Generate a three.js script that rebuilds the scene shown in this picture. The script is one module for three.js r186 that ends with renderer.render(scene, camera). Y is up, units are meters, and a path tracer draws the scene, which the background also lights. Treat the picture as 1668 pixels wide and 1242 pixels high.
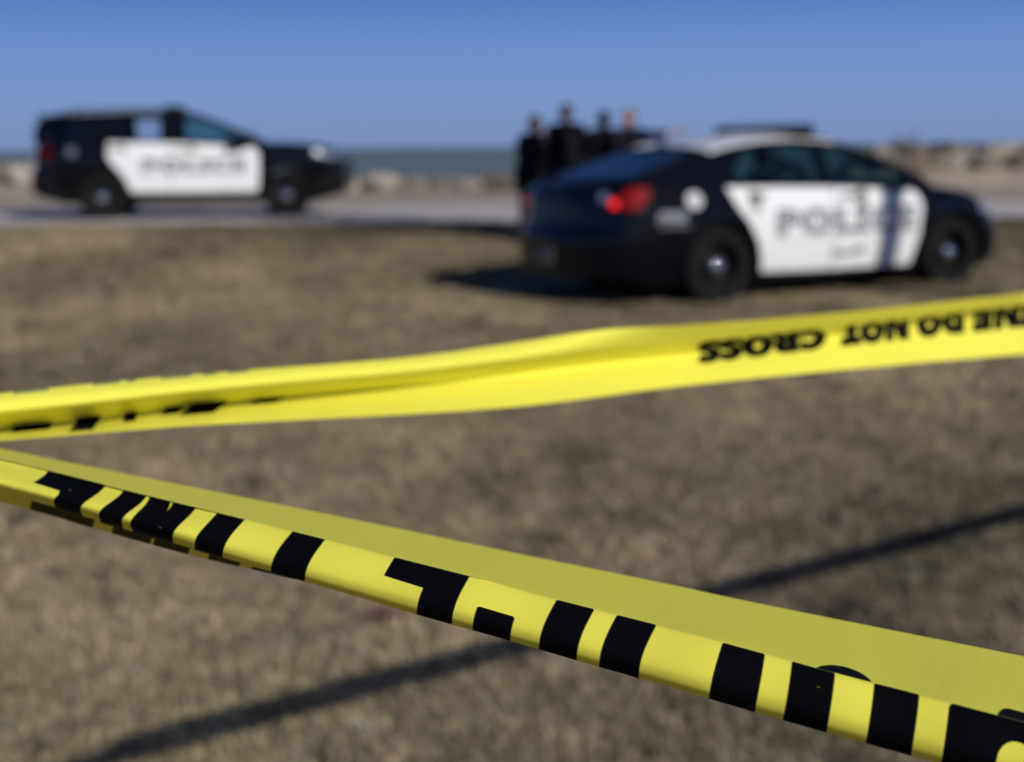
import * as THREE from 'three';
import { mergeGeometries, mergeVertices, toCreasedNormals } from 'three/addons/utils/BufferGeometryUtils.js';
import { TessellateModifier } from 'three/addons/modifiers/TessellateModifier.js';
import { MarchingCubes } from 'three/addons/objects/MarchingCubes.js';
import { RoundedBoxGeometry } from 'three/addons/geometries/RoundedBoxGeometry.js';
import { ImprovedNoise } from 'three/addons/math/ImprovedNoise.js';
import { Brush, Evaluator, SUBTRACTION } from 'three-bvh-csg';

// ------------------------------------------------------------------ camera, sky, sun, exposure
const F = 2330, CX = 834, CY = 621, EYE = 1.42;                      // focal length in photo pixels, eye height
const scene = new THREE.Scene();
const camera = new THREE.PerspectiveCamera(2 * Math.atan(621 / F) * 180 / Math.PI, 1024 / 763, 0.05, 40000);
camera.rotation.order = 'YXZ';
camera.rotation.set(-Math.atan((621 - 238.3) / F), 0, -0.0088);
camera.position.set(0, EYE, 0);
camera.focus = 0.432;
camera.userData.fStop = 9.9;
camera.updateMatrixWorld(true); camera.updateProjectionMatrix();

const SUN = new THREE.Vector3(1.08, 1.0, 1.60).normalize();           // from the right, behind the photographer
{
  const W = 512, H = 256, data = new Float32Array(W * H * 4), d = new THREE.Vector3();
  const stops = [[0, .194, .274, .495], [1.6, .194, .308, .565], [3.4, .165, .292, .588], [6, .084, .194, .540], [12, .036, .100, .310], [30, .022, .062, .205], [90, .014, .038, .135]];
  for (let r = 0; r < H; r++) for (let c = 0; c < W; c++) {
    const up = ((r + .5) / H - .5) * Math.PI, az = ((c + .5) / W - .5) * 2 * Math.PI;
    d.set(Math.cos(az) * Math.cos(up), Math.sin(up), Math.sin(az) * Math.cos(up));
    const el = Math.max(0, up * 180 / Math.PI);
    let k = 0; while (k < stops.length - 2 && el > stops[k + 1][0]) k++;
    const f = Math.min(1, (el - stops[k][0]) / (stops[k + 1][0] - stops[k][0]));
    const g = Math.max(0, d.dot(SUN)), glow = .12 * g ** 6 + .6 * g ** 60;          // air brightens towards the sun
    for (let i = 0; i < 3; i++) data[(r * W + c) * 4 + i] = stops[k][i + 1] * (1 - f) + stops[k + 1][i + 1] * f + glow * [1, .95, .85][i];
    data[(r * W + c) * 4 + 3] = 1;
  }
  const sky = new THREE.DataTexture(data, W, H, THREE.RGBAFormat, THREE.FloatType);
  sky.mapping = THREE.EquirectangularReflectionMapping; sky.magFilter = sky.minFilter = THREE.LinearFilter; sky.needsUpdate = true;
  scene.background = sky; scene.environment = sky;
}
const sun = new THREE.DirectionalLight(new THREE.Color(1, .95, .86), 3.6);
sun.name = 'sun'; sun.position.copy(SUN).multiplyScalar(60).add(new THREE.Vector3(0, 0, -14)); sun.target.position.set(0, 0, -14);
sun.castShadow = true; Object.assign(sun.shadow.camera, { left: -30, right: 30, top: 30, bottom: -30, near: 1, far: 160 }); sun.shadow.mapSize.set(4096, 4096);
scene.add(sun, sun.target);
const renderer = new THREE.WebGLRenderer({ antialias: true });
renderer.toneMapping = THREE.LinearToneMapping; renderer.toneMappingExposure = 1; renderer.shadowMap.enabled = true;
renderer.setSize(1024, 763);

// ------------------------------------------------------------------ helpers
let seed = 12345;
const rnd = () => { seed = (seed + 0x6d2b79f5) | 0; let t = Math.imul(seed ^ (seed >>> 15), 1 | seed); t = (t + Math.imul(t ^ (t >>> 7), 61 | t)) ^ t; return ((t ^ (t >>> 14)) >>> 0) / 4294967296; };
const rr = (a, b) => a + (b - a) * rnd();
const V = (x, y, z) => new THREE.Vector3(x, y, z);
const clamp = THREE.MathUtils.clamp, lerp = THREE.MathUtils.lerp, sstep = (a, b, x) => { const t = clamp((x - a) / (b - a), 0, 1); return t * t * (3 - 2 * t); };
const perlin = new ImprovedNoise();
const fbm = (x, y, z = 0, o = 4) => { let s = 0, a = .5, f = 1; for (let i = 0; i < o; i++) { s += a * perlin.noise(x * f, y * f, z * f + i * 7.3); a *= .5; f *= 2.03; } return s; };
function at(px, py, depth) { return V((px - CX) / F * depth, (CY - py) / F * depth, -depth).applyMatrix4(camera.matrixWorld); }   // a photo pixel at a depth, as a point
function gp(px, py, h) { const p = at(px, py, 1), o = camera.position, k = (h - o.y) / (p.y - o.y); return V(o.x + (p.x - o.x) * k, h, o.z + (p.z - o.z) * k); }
function spl(pts) {                                                   // smooth curve through points, straight beyond its ends
  const n = pts.length, m = [];
  for (let i = 0; i < n; i++) {
    const s0 = i ? (pts[i][1] - pts[i - 1][1]) / (pts[i][0] - pts[i - 1][0]) : null, s1 = i < n - 1 ? (pts[i + 1][1] - pts[i][1]) / (pts[i + 1][0] - pts[i][0]) : null;
    m.push(s0 === null ? s1 : s1 === null ? s0 : s0 * s1 <= 0 ? 0 : 2 * s0 * s1 / (s0 + s1));
  }
  return (x) => {
    if (x <= pts[0][0]) return pts[0][1] + m[0] * (x - pts[0][0]);
    if (x >= pts[n - 1][0]) return pts[n - 1][1] + m[n - 1] * (x - pts[n - 1][0]);
    let i = 0; while (x > pts[i + 1][0]) i++;
    const h = pts[i + 1][0] - pts[i][0], t = (x - pts[i][0]) / h, t2 = t * t, t3 = t2 * t;
    return pts[i][1] * (2 * t3 - 3 * t2 + 1) + m[i] * h * (t3 - 2 * t2 + t) + pts[i + 1][1] * (3 * t2 - 2 * t3) + m[i + 1] * h * (t3 - t2);
  };
}
const used = {};
function numbered(n) { used[n] = (used[n] ?? -1) + 1; return used[n] ? n + '_' + String(used[n]).padStart(3, '0') : n; }
function shadowed(o) { o.castShadow = o.receiveShadow = true; return o; }
function thing(name, label, category, pos = V(0, 0, 0), turn = 0, group) {
  const o = new THREE.Group(); o.name = numbered(name); o.position.copy(pos); o.rotation.y = turn; o.userData = { label, category }; if (group) o.userData.group = group; scene.add(o); return o;
}
function lone(name, geo, mat, label, category, group) { const o = shadowed(new THREE.Mesh(geo, mat)); o.name = numbered(name); o.userData = { label, category }; if (group) o.userData.group = group; scene.add(o); return o; }
function part(name, geo, mat, parent) { const o = shadowed(new THREE.Mesh(geo, mat)); o.name = name; parent.add(o); return o; }
function struct(name, geo, mat, kind = 'structure') { const o = shadowed(new THREE.Mesh(geo, mat)); o.name = name; o.userData = { kind }; scene.add(o); return o; }
function gridGeo(nu, nv, fn, uvfn) {                                 // (nu+1) x (nv+1) points
  const pos = [], uv = [], idx = [];
  for (let i = 0; i <= nu; i++) for (let j = 0; j <= nv; j++) { const p = fn(i / nu, j / nv, i, j); pos.push(p.x, p.y, p.z); const w = uvfn ? uvfn(i / nu, j / nv, p) : [i / nu, j / nv]; uv.push(w[0], w[1]); }
  for (let i = 0; i < nu; i++) for (let j = 0; j < nv; j++) { const a = i * (nv + 1) + j, b = a + nv + 1; idx.push(a, b, a + 1, b, b + 1, a + 1); }
  const g = new THREE.BufferGeometry(); g.setAttribute('position', new THREE.Float32BufferAttribute(pos, 3)); g.setAttribute('uv', new THREE.Float32BufferAttribute(uv, 2)); g.setIndex(idx); g.computeVertexNormals(); return g;
}
const M4 = (p, r = [0, 0, 0], s = [1, 1, 1]) => new THREE.Matrix4().compose(V(...p), new THREE.Quaternion().setFromEuler(new THREE.Euler(...r)), V(...s));
const moved = (g, p, r, s) => g.clone().applyMatrix4(M4(p, r, s));
const merge = (list) => mergeGeometries(list.map((g) => { const c = g.index ? g.toNonIndexed() : g.clone(); for (const k of Object.keys(c.attributes)) if (!['position', 'normal', 'uv'].includes(k)) c.deleteAttribute(k); if (!c.attributes.uv) c.setAttribute('uv', new THREE.Float32BufferAttribute(new Float32Array(c.attributes.position.count * 2), 2)); return c; }));
function noiseTex(size, fn, srgb = true) {                            // tileable when fn is
  const data = new Uint8Array(size * size * 4);
  for (let y = 0; y < size; y++) for (let x = 0; x < size; x++) { const c = fn(x / size, y / size); for (let k = 0; k < 3; k++) data[(y * size + x) * 4 + k] = clamp(c[k], 0, 255); data[(y * size + x) * 4 + 3] = 255; }
  const t = new THREE.DataTexture(data, size, size); t.wrapS = t.wrapT = THREE.RepeatWrapping; t.magFilter = t.minFilter = THREE.LinearFilter; if (srgb) t.colorSpace = THREE.SRGBColorSpace; t.needsUpdate = true; return t;
}
function tileNoise(u, v, f, z, o = 4) {                               // fbm that wraps every 1 in u and v
  let s = 0, a = .5;
  for (let i = 0; i < o; i++) {
    const P = f * 2 ** i, x = u * P, y = v * P, w = (X, Y) => perlin.noise(X, Y, z + i * 5.7), fx = u, fy = v;
    s += a * (w(x, y) * (1 - fx) * (1 - fy) + w(x - P, y) * fx * (1 - fy) + w(x, y - P) * (1 - fx) * fy + w(x - P, y - P) * fx * fy); a *= .55;
  }
  return s;
}
const std = (o) => new THREE.MeshStandardMaterial(o), phys = (o) => new THREE.MeshPhysicalMaterial(o), C = (r, g, b) => new THREE.Color().setRGB(r, g, b);

// ------------------------------------------------------------------ the land, road, water
const ROAD = .30;
const shore = (x) => 41 + 1.2 * fbm(x * .05, 3.1);
function land(x, Z) {
  let h = ROAD * sstep(14.0, 21.0, Z) + .035 * fbm(x * .35, Z * .35) * (1 - sstep(18.5, 20.8, Z));
  if (Z > 33) h += .12 * fbm(x * .5, Z * .5) * sstep(33, 36, Z) + (.02 + .60 * sstep(7, 10.5, x) + .32 * sstep(-9, -12, x)) * sstep(34, 37.5, Z) - 3.4 * sstep(39.5, 46, Z);
  return h;
}
{
  const Xs = [], Zs = []; for (const a of [15000, 4000, 1000, 300, 120, 70]) { Xs.push(-a); } for (let x = -50; x <= 50; x += x > -13 && x < 13 ? .35 : 2) Xs.push(x); for (const a of [70, 120, 300, 1000, 4000, 15000]) Xs.push(a);
  for (const z of [-300, -80, -30, -12, -5, 0]) Zs.push(z); for (let z = 1; z < 50; z += z < 12 ? .25 : .4) Zs.push(z); for (const z of [60, 100, 400, 2000, 6000, 16000]) Zs.push(z);
  const g = gridGeo(Xs.length - 1, Zs.length - 1, (u, v, i, j) => V(Xs[i], Zs[j] > 50 ? -3.2 : land(Xs[i], Zs[j]), -Zs[j]), (u, v, p) => [p.x / 5, p.z / 5]);
  const soil = noiseTex(1024, (u, v) => {
    const a = tileNoise(u, v, 6, 1.3, 5), b = tileNoise(u, v, 60, 8.1, 3), c = tileNoise(u, v, 18, 4.4, 4), k = 1 + .55 * a + .75 * b + .3 * c;
    return [125 * k + 14 * c, 107 * k + 10 * c, 78 * k - 8 * c];
  });
  const soilB = noiseTex(512, (u, v) => { const b = 128 + 170 * tileNoise(u, v, 40, 2.7, 4); return [b, b, b]; }, false);
  struct('ground', g, phys({ map: soil, bumpMap: soilB, bumpScale: .03, roughness: 1, specularIntensity: .1 }));

  const road = (x0, x1, z0, z1, dy, edge) => gridGeo(160, 20, (u, v) => { const x = lerp(x0, x1, u), Z = lerp(z0 + edge(x, 0), z1 + edge(x, 1), v); return V(x, land(x, Z) + dy, -Z); }, (u, v, p) => [p.x / 3, p.z / 3]);
  const roadTex = noiseTex(512, (u, v) => { const k = 1 + .22 * tileNoise(u, v, 5, 3.2, 5) + .35 * tileNoise(u, v, 80, 6.6, 2); return [188 * k, 181 * k, 175 * k]; });
  struct('road', road(-60, 60, 21.2, 27.3, .03, (x, e) => .25 * fbm(x * .6, 5 + e * 9)), phys({ map: roadTex, roughness: 1, specularIntensity: .08 }));
  const gravelTex = noiseTex(512, (u, v) => { const k = 1 + .35 * tileNoise(u, v, 4, 9.2, 4) + .8 * tileNoise(u, v, 50, 1.6, 3); return [166 * k, 153 * k, 138 * k]; });
  struct('gravel_verge', road(-60, 60, 27.0, 37.6, .015, (x, e) => .5 * fbm(x * .5, 15 + e * 9)), phys({ map: gravelTex, bumpMap: soilB, bumpScale: .04, roughness: 1, specularIntensity: .08 }));
  const sandTex = noiseTex(256, (u, v) => { const k = 1 + .4 * tileNoise(u, v, 30, 4.6, 3); return [126 * k, 117 * k, 104 * k]; });
  struct('path', road(-60, 60, 20.6, 21.6, .018, (x, e) => .35 * fbm(x * .8, 25 + e * 9)), std({ map: sandTex, roughness: 1 }));

  const waterB = noiseTex(512, (u, v) => { const b = 128 + 120 * tileNoise(u, v, 9, 5.5, 5); return [b, b, b]; }, false);
  const wx = [], wz = []; for (const a of [16000, 3000, 600, 120]) wx.push(-a); for (let x = -60; x <= 60; x += 20) wx.push(x); for (const a of [120, 600, 3000, 16000]) wx.push(a); for (const z of [40, 50, 70, 110, 200, 500, 1500, 5000, 16000]) wz.push(z);
  struct('water', gridGeo(wx.length - 1, wz.length - 1, (u, v, i, j) => V(wx[i], -1.1, -wz[j]), (u, v, p) => [p.x / 9, p.z / 4]), phys({ color: C(.145, .195, .205), roughness: .6, specularIntensity: .15, bumpMap: waterB, bumpScale: .25 }));
}

// dead winter grass over the lawn: far too many blades to count
{
  const blades = (n, len, wid, sd) => {
    const pos = [], nor = [];
    for (let i = 0; i < n; i++) {
      const a = rnd() * 6.283, r = Math.sqrt(rnd()) * sd, bx = Math.cos(a) * r, bz = Math.sin(a) * r, d = rnd() * 6.283, l = len * rr(.5, 1.2), lean = rr(.35, 1.25), w = wid * rr(.7, 1.3);
      const dx = Math.cos(d), dz = Math.sin(d), m = V(bx + dx * l * .5 * Math.sin(lean * .6), l * .5 * Math.cos(lean * .6), bz + dz * l * .5 * Math.sin(lean * .6)), t = V(bx + dx * l * Math.sin(lean), l * Math.cos(lean) * .8, bz + dz * l * Math.sin(lean));
      const sx = -dz * w / 2, sz = dx * w / 2;
      pos.push(bx - sx, 0, bz - sz, bx + sx, 0, bz + sz, m.x + sx, m.y, m.z + sz, bx - sx, 0, bz - sz, m.x + sx, m.y, m.z + sz, m.x - sx, m.y, m.z - sz, m.x - sx, m.y, m.z - sz, m.x + sx, m.y, m.z + sz, t.x, t.y, t.z);
    }
    const g = new THREE.BufferGeometry(); g.setAttribute('position', new THREE.Float32BufferAttribute(pos, 3)); g.computeVertexNormals(); return g;
  };
  const mat = std({ color: 0xffffff, roughness: .85 });
  const spots = [];
  for (let Z = 2.6; Z < 20.9;) {
    const dz = Z < 8 ? .05 : .12, dens = Z < 8 ? 2600 : Z < 14 ? 1100 : 700, half = .39 * Z + .9, n = Math.round(dens * dz * 2 * half);
    for (let i = 0; i < n; i++) spots.push([rr(-half, half), Z + rnd() * dz]); for (let i = 0; i < dens * dz * 1.8; i++) spots.push([(half + rr(0, 3)) * (rnd() < .5 ? -1 : 1), Z + rnd() * dz]); Z += dz;
  }
  const kinds = [blades(9, .055, .0045, .035), blades(9, .07, .005, .05), blades(8, .045, .004, .03), blades(26, .10, .006, .075)];
  const per = [[], [], [], []]; for (const s of spots) per[fbm(s[0] * .8, s[1] * .6, 41) + .6 * fbm(s[0] * 4, s[1] * 4, 51) > .28 && rnd() < .10 ? 3 : Math.floor(rnd() * 3)].push(s);
  const m = new THREE.Matrix4(), q = new THREE.Quaternion(), c = new THREE.Color();
  per.forEach((list, k) => {
    const im = new THREE.InstancedMesh(kinds[k], mat, list.length); im.name = 'grass' + (k ? '_00' + k : ''); im.castShadow = im.receiveShadow = true;
    im.userData = { label: ['short dead tan grass blades across the whole lawn', 'longer dead straw coloured grass mixed through the lawn', 'low olive brown grass tufts mixed through the lawn', 'taller straggly dead grass clumps standing in patches on the lawn'][k], category: 'grass', kind: 'stuff' };
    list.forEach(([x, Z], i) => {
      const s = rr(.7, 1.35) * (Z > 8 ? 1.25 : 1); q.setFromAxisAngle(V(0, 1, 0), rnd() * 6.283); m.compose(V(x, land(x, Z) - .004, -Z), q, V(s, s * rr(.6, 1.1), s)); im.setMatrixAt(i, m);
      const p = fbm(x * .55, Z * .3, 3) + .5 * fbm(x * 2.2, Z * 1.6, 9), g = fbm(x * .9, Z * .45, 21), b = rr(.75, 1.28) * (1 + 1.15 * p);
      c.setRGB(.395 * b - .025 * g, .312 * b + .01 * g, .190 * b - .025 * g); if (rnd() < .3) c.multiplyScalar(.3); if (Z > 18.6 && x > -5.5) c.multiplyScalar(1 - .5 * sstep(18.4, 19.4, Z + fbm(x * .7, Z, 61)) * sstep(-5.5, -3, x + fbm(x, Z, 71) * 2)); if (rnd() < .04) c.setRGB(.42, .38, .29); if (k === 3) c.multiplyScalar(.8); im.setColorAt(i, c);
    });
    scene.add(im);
  });
}

// ------------------------------------------------------------------ shore boulders
const rockShapes = [];
for (let k = 0; k < 9; k++) {
  const g = mergeVertices(new THREE.IcosahedronGeometry(.5, 6).deleteAttribute('uv').deleteAttribute('normal'), 1e-4), p = g.attributes.position, v = V(0, 0, 0);
  const cuts = []; for (let i = 0; i < 11; i++) cuts.push([V(rr(-1, 1), rr(-1, 1), rr(-1, 1)).normalize(), rr(.27, .43)]);
  for (let i = 0; i < p.count; i++) {
    v.fromBufferAttribute(p, i); for (const [n, d] of cuts) { const e = v.dot(n) - d; if (e > 0) v.addScaledVector(n, -e * .93); }
    v.multiplyScalar(1 + .13 * fbm(v.x * 4 + k * 9, v.y * 4, v.z * 4)); p.setXYZ(i, v.x, v.y, v.z);
  }
  const un = g.toNonIndexed(); un.setAttribute('uv', new THREE.Float32BufferAttribute(Array.from({ length: un.attributes.position.count }, (_, i) => [un.attributes.position.getX(i) * 2, un.attributes.position.getY(i) * 2 + un.attributes.position.getZ(i)]).flat(), 2));
  rockShapes.push(toCreasedNormals(un, .5));
}
const rockTex = noiseTex(256, (u, v) => { const k = 1 + .5 * tileNoise(u, v, 5, 7.7, 5); return [205 * k, 200 * k, 192 * k]; });
const rockMats = [C(.48, .45, .40), C(.31, .29, .26), C(.24, .20, .17), C(.56, .53, .49), C(.17, .145, .12)].map((color) => std({ color, map: rockTex, bumpMap: rockTex, bumpScale: .03, roughness: .95 }));
const pebbleMat = std({ color: C(.60, .57, .54), roughness: .6 });
function boulder(x, Z, size, mi, label, group, sq = .8) {
  const y = land(x, Z), o = lone('boulder', rockShapes[Math.floor(rnd() * 9)], rockMats[mi], label, 'rock', group);
  o.scale.set(size * rr(.9, 1.5), size * sq * rr(.8, 1.15), size * rr(.8, 1.2)); o.rotation.set(rr(-.4, .4), rr(0, 6.28), rr(-.4, .4)); o.position.set(x, y + size * .2, -Z); return o;
}
{
  const ord = ['first', 'second', 'third', 'fourth', 'fifth', 'sixth', 'seventh', 'eighth', 'ninth', 'tenth', 'eleventh', 'twelfth', 'thirteenth', 'fourteenth', 'fifteenth', 'sixteenth', 'seventeenth', 'eighteenth', 'nineteenth', 'twentieth'];
  const hue = ['tan', 'grey', 'brown', 'pale', 'dark'], rowName = ['front', 'second', 'third', 'rearmost'];
  const zones = [[-60, -12.2, 'left of the SUV', 'shore boulders left of the SUV'], [-12.2, -4.9, ''], [-4.9, .9, 'between SUV and people', 'shore boulders between the SUV and the people'], [.9, 9.2, ''], [9.2, 60, 'right of the sedan', 'shore boulders right of the sedan']], hidden = [];
  for (let r = 0; r < 4; r++) { const count = {}; for (let x = -17; x < 17; x += .52) {
    const X = x + rr(-.25, .25), high = X > 9.2, z = zones.find((q) => X < q[1]);
    const size = (high ? rr(.6, 1.0) : X < -12 ? rr(.6, 1.0) : rr(.34, .66)) * (r > 2 ? .8 : 1), Z = 36.6 + r * .85 + rr(-.3, .3);
    const mi = X > -4.9 && X < .9 ? [1, 2, 2, 4, 1][Math.floor(rnd() * 5)] : high ? [1, 2, 0, 4, 1][Math.floor(rnd() * 5)] : Math.floor(rnd() * 4);
    if (!z[2]) { const g = rockShapes[Math.floor(rnd() * 9)]; hidden.push(moved(g, [X, land(X, Z) + size * .2, -Z], [rr(-.4, .4), rr(0, 6.28), rr(-.4, .4)], [size * rr(.9, 1.5), size * .8, size])); continue; }
    count[z[2]] = (count[z[2]] ?? -1) + 1;
    boulder(X, Z, size, mi, `${hue[mi]} boulder, ${ord[count[z[2]]]} from the left in the ${rowName[r]} shore row ${z[2]}`, z[3]);
  } }
  const rub = struct('boulders', merge(hidden), rockMats[1], 'stuff'); rub.userData.label = 'mass of grey shore boulders running on behind the two police vehicles'; rub.userData.category = 'rocks';
  const named = [[622, 292, 1.15, 3, 'large pale boulder nearest the nose of the patrol SUV'], [572, 300, .75, 0, 'pale upright boulder touching the SUV front bumper outline'], [683, 296, .8, 0, 'flat topped pale boulder in the middle of the shore row'], [718, 303, .6, 1, 'grey boulder just right of the flat topped pale boulder'],
    [762, 300, .8, 3, 'pale squarish boulder left of the brown boulder mound'], [805, 290, 1.15, 4, 'dark brown boulder mound left of the standing people'], [838, 298, .8, 2, 'brown boulder beside the legs of the leftmost person']];
  for (const [px, py, s, m, label] of named) { const p = at(px, py, 36.2); const b = boulder(p.x, -p.z, s * .78, m, label); b.position.y = p.y - .1; }
  // the light stones lying in the near grass
  const stones = [[178, 1100, .014, 'white pebble in the dead grass, lower left of the near tape'], [385, 1022, .012, 'small white pebble in the grass below the letter L of the tape'], [118, 1128, .013, 'grey pebble left of the white pebble in the grass'], [365, 1142, .011, 'tan pebble in the grass close to the tape shadow'], [345, 1172, .011, 'pale pebble lowest in the grass beside the tape shadow'], [960, 1118, .012, 'grey pebble in the grass right of the tape shadow'], [462, 374, .035, 'white stone on the lawn edge under the SUV front wheel']];
  for (const [px, py, s, label] of stones) {
    let p = gp(px, py, .02); if (py < 500) p = gp(px, py, .17); const o = lone('pebble', rockShapes[2], pebbleMat, label, 'stone'); o.scale.set(s * 2, s * 1.5, s * 1.7); o.rotation.set(rr(0, 3), rr(0, 6), 0); o.position.set(p.x, land(p.x, -p.z) + s * .8, p.z);
  }
  const leafShape = new THREE.Shape(); leafShape.moveTo(-.075, 0); leafShape.bezierCurveTo(-.03, .028, .03, .024, .08, 0); leafShape.bezierCurveTo(.03, -.022, -.03, -.026, -.075, 0);
  const lg = new THREE.ExtrudeGeometry(leafShape, { depth: .0008, bevelEnabled: false, curveSegments: 14 }); const lp = lg.attributes.position; for (let i = 0; i < lp.count; i++) lp.setZ(i, lp.getZ(i) + .9 * lp.getY(i) ** 2 * 10 + 2.2 * lp.getX(i) ** 2); lg.computeVertexNormals();
  const p = gp(632, 1012, .02), leaf = lone('leaf', lg, std({ color: C(.085, .028, .032), roughness: .8, side: THREE.DoubleSide }), 'dark reddish dead leaf lying in the grass below the tape', 'leaf'); leaf.rotation.set(-1.25, .15, .2); leaf.position.set(p.x, land(p.x, -p.z) + .035, p.z);
}

// ------------------------------------------------------------------ bare trees
const barkTex = noiseTex(256, (u, v) => { const k = 1 + .6 * tileNoise(u, v * .999, 10, 3.9, 4); return [150 * k, 138 * k, 128 * k]; });
function limbGeo(pts, r0, r1, seg = 7) {
  const curve = new THREE.CatmullRomCurve3(pts), n = pts.length * 3, g = new THREE.TubeGeometry(curve, n, 1, seg, false), p = g.attributes.position;
  for (let i = 0; i <= n; i++) { const c = curve.getPointAt(i / n), r = lerp(r0, r1, (i / n) ** .8); for (let j = 0; j <= seg; j++) { const k = i * (seg + 1) + j, d = V(p.getX(k), p.getY(k), p.getZ(k)).sub(c); p.setXYZ(k, c.x + d.x * r, c.y + d.y * r, c.z + d.z * r); } }
  g.computeVertexNormals(); return g;
}
function bareTree(label, pos, H, r0, trunkH, spread, levels, color, visibleName = 'bare_tree') {
  const t = thing(visibleName, label, 'tree', pos), mat = std({ color, map: barkTex, bumpMap: barkTex, bumpScale: .01, roughness: 1 });
  const trunkPts = []; for (let i = 0; i <= 4; i++) trunkPts.push(V(rr(-.03, .03) * i * r0 * 4, trunkH * 1.25 * i / 4, rr(-.03, .03) * i * r0 * 4));
  part('trunk', limbGeo(trunkPts, r0, r0 * .72, 12), mat, t);
  const twigs = [];
  const grow = (base, dir, len, r, lv) => {
    const pts = [base.clone()]; const d = dir.clone(); let p = base.clone();
    for (let i = 0; i < 3; i++) { d.add(V(rr(-.25, .25), rr(-.05, .22), rr(-.25, .25))).normalize(); p = p.clone().addScaledVector(d, len / 3); pts.push(p); }
    const g = limbGeo(pts, r, r * .5, lv > 2 ? 6 : 4);
    if (lv === levels) part('branch', g, mat, t); else twigs.push(g);
    if (lv > 0) { const n = lv === levels ? 5 : 4; for (let i = 0; i < n; i++) { const f = rr(.35, 1), k = Math.min(2, Math.floor(f * 3)), b = pts[k].clone().lerp(pts[k + 1], f * 3 - k), nd = d.clone().add(V(rr(-1, 1), rr(-.4, .8), rr(-1, 1)).multiplyScalar(.9)).normalize(); grow(b, nd, len * rr(.5, .72), r * .5, lv - 1); } }
  };
  const top = trunkPts[4];
  for (let i = 0; i < 6; i++) { const a = i * 1.05 + rr(-.3, .3); grow(top.clone().add(V(0, -rr(0, trunkH * .22), 0)), V(Math.cos(a) * spread, rr(.6, 1.3), Math.sin(a) * spread).normalize(), (H - trunkH) * rr(.4, .55), r0 * .5, levels); }
  const tw = part('twig', merge(twigs), mat, t); tw.userData.kind = 'stuff'; return t;
}
bareTree('bare leafless tree standing on the lawn to the right, outside the picture', V(7.2, 0, -8.3), 10.2, .165, 5.0, .62, 3, C(.16, .13, .11));
bareTree('distant bare pinkish tree at the left picture edge beyond the shore', V(-25.6, .4, -66), 3.4, .12, .9, .9, 3, C(.30, .22, .22));
bareTree('small bare shrub on top of the shore pile right of the sedan', at(1486, 243, 37.5), .6, .010, .15, .5, 2, C(.34, .26, .24), 'bare_shrub');

// ------------------------------------------------------------------ cars
const paint = phys({ color: C(.0020, .0026, .0058), roughness: .5, specularIntensity: .05, clearcoat: .55, clearcoatRoughness: .03 });
const white = phys({ color: C(.80, .81, .82), roughness: .45, clearcoat: .8, clearcoatRoughness: .08 });
const plastic = phys({ color: C(.007, .007, .008), roughness: .6, specularIntensity: .3 }), rubber = phys({ color: C(.008, .008, .009), roughness: .85, specularIntensity: .3 }), steel = phys({ color: C(.008, .008, .009), roughness: .5, specularIntensity: .5 });
const chrome = std({ color: C(.75, .76, .78), roughness: .03, metalness: 1 }), cloth = std({ color: C(.02, .02, .022), roughness: .95 });
const clear = phys({ color: C(.93, .95, .96), roughness: .02, transmission: 1, thickness: 0, ior: 1.5 }), glass = phys({ color: C(.42, .62, .62), roughness: .02, transmission: 1, thickness: 0, ior: 1.5 }), tint = phys({ color: C(.10, .13, .14), roughness: .02, transmission: 1, thickness: 0, ior: 1.5 });
const redLens = phys({ color: C(.20, .004, .008), roughness: .5, specularIntensity: .12 }), clearLens = phys({ color: C(.34, .37, .43), roughness: .22, metalness: .6 }), darkLens = phys({ color: C(.012, .014, .03), roughness: .1, clearcoat: 1 });
const redDark = phys({ color: C(.07, .002, .004), roughness: .5, specularIntensity: .12 });
const plateMat = std({ color: C(.16, .16, .11), roughness: .6 });
const lampRed = std({ color: C(.7, .01, .01), emissive: C(1, .02, .02), emissiveIntensity: .9, roughness: .4 });

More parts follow.
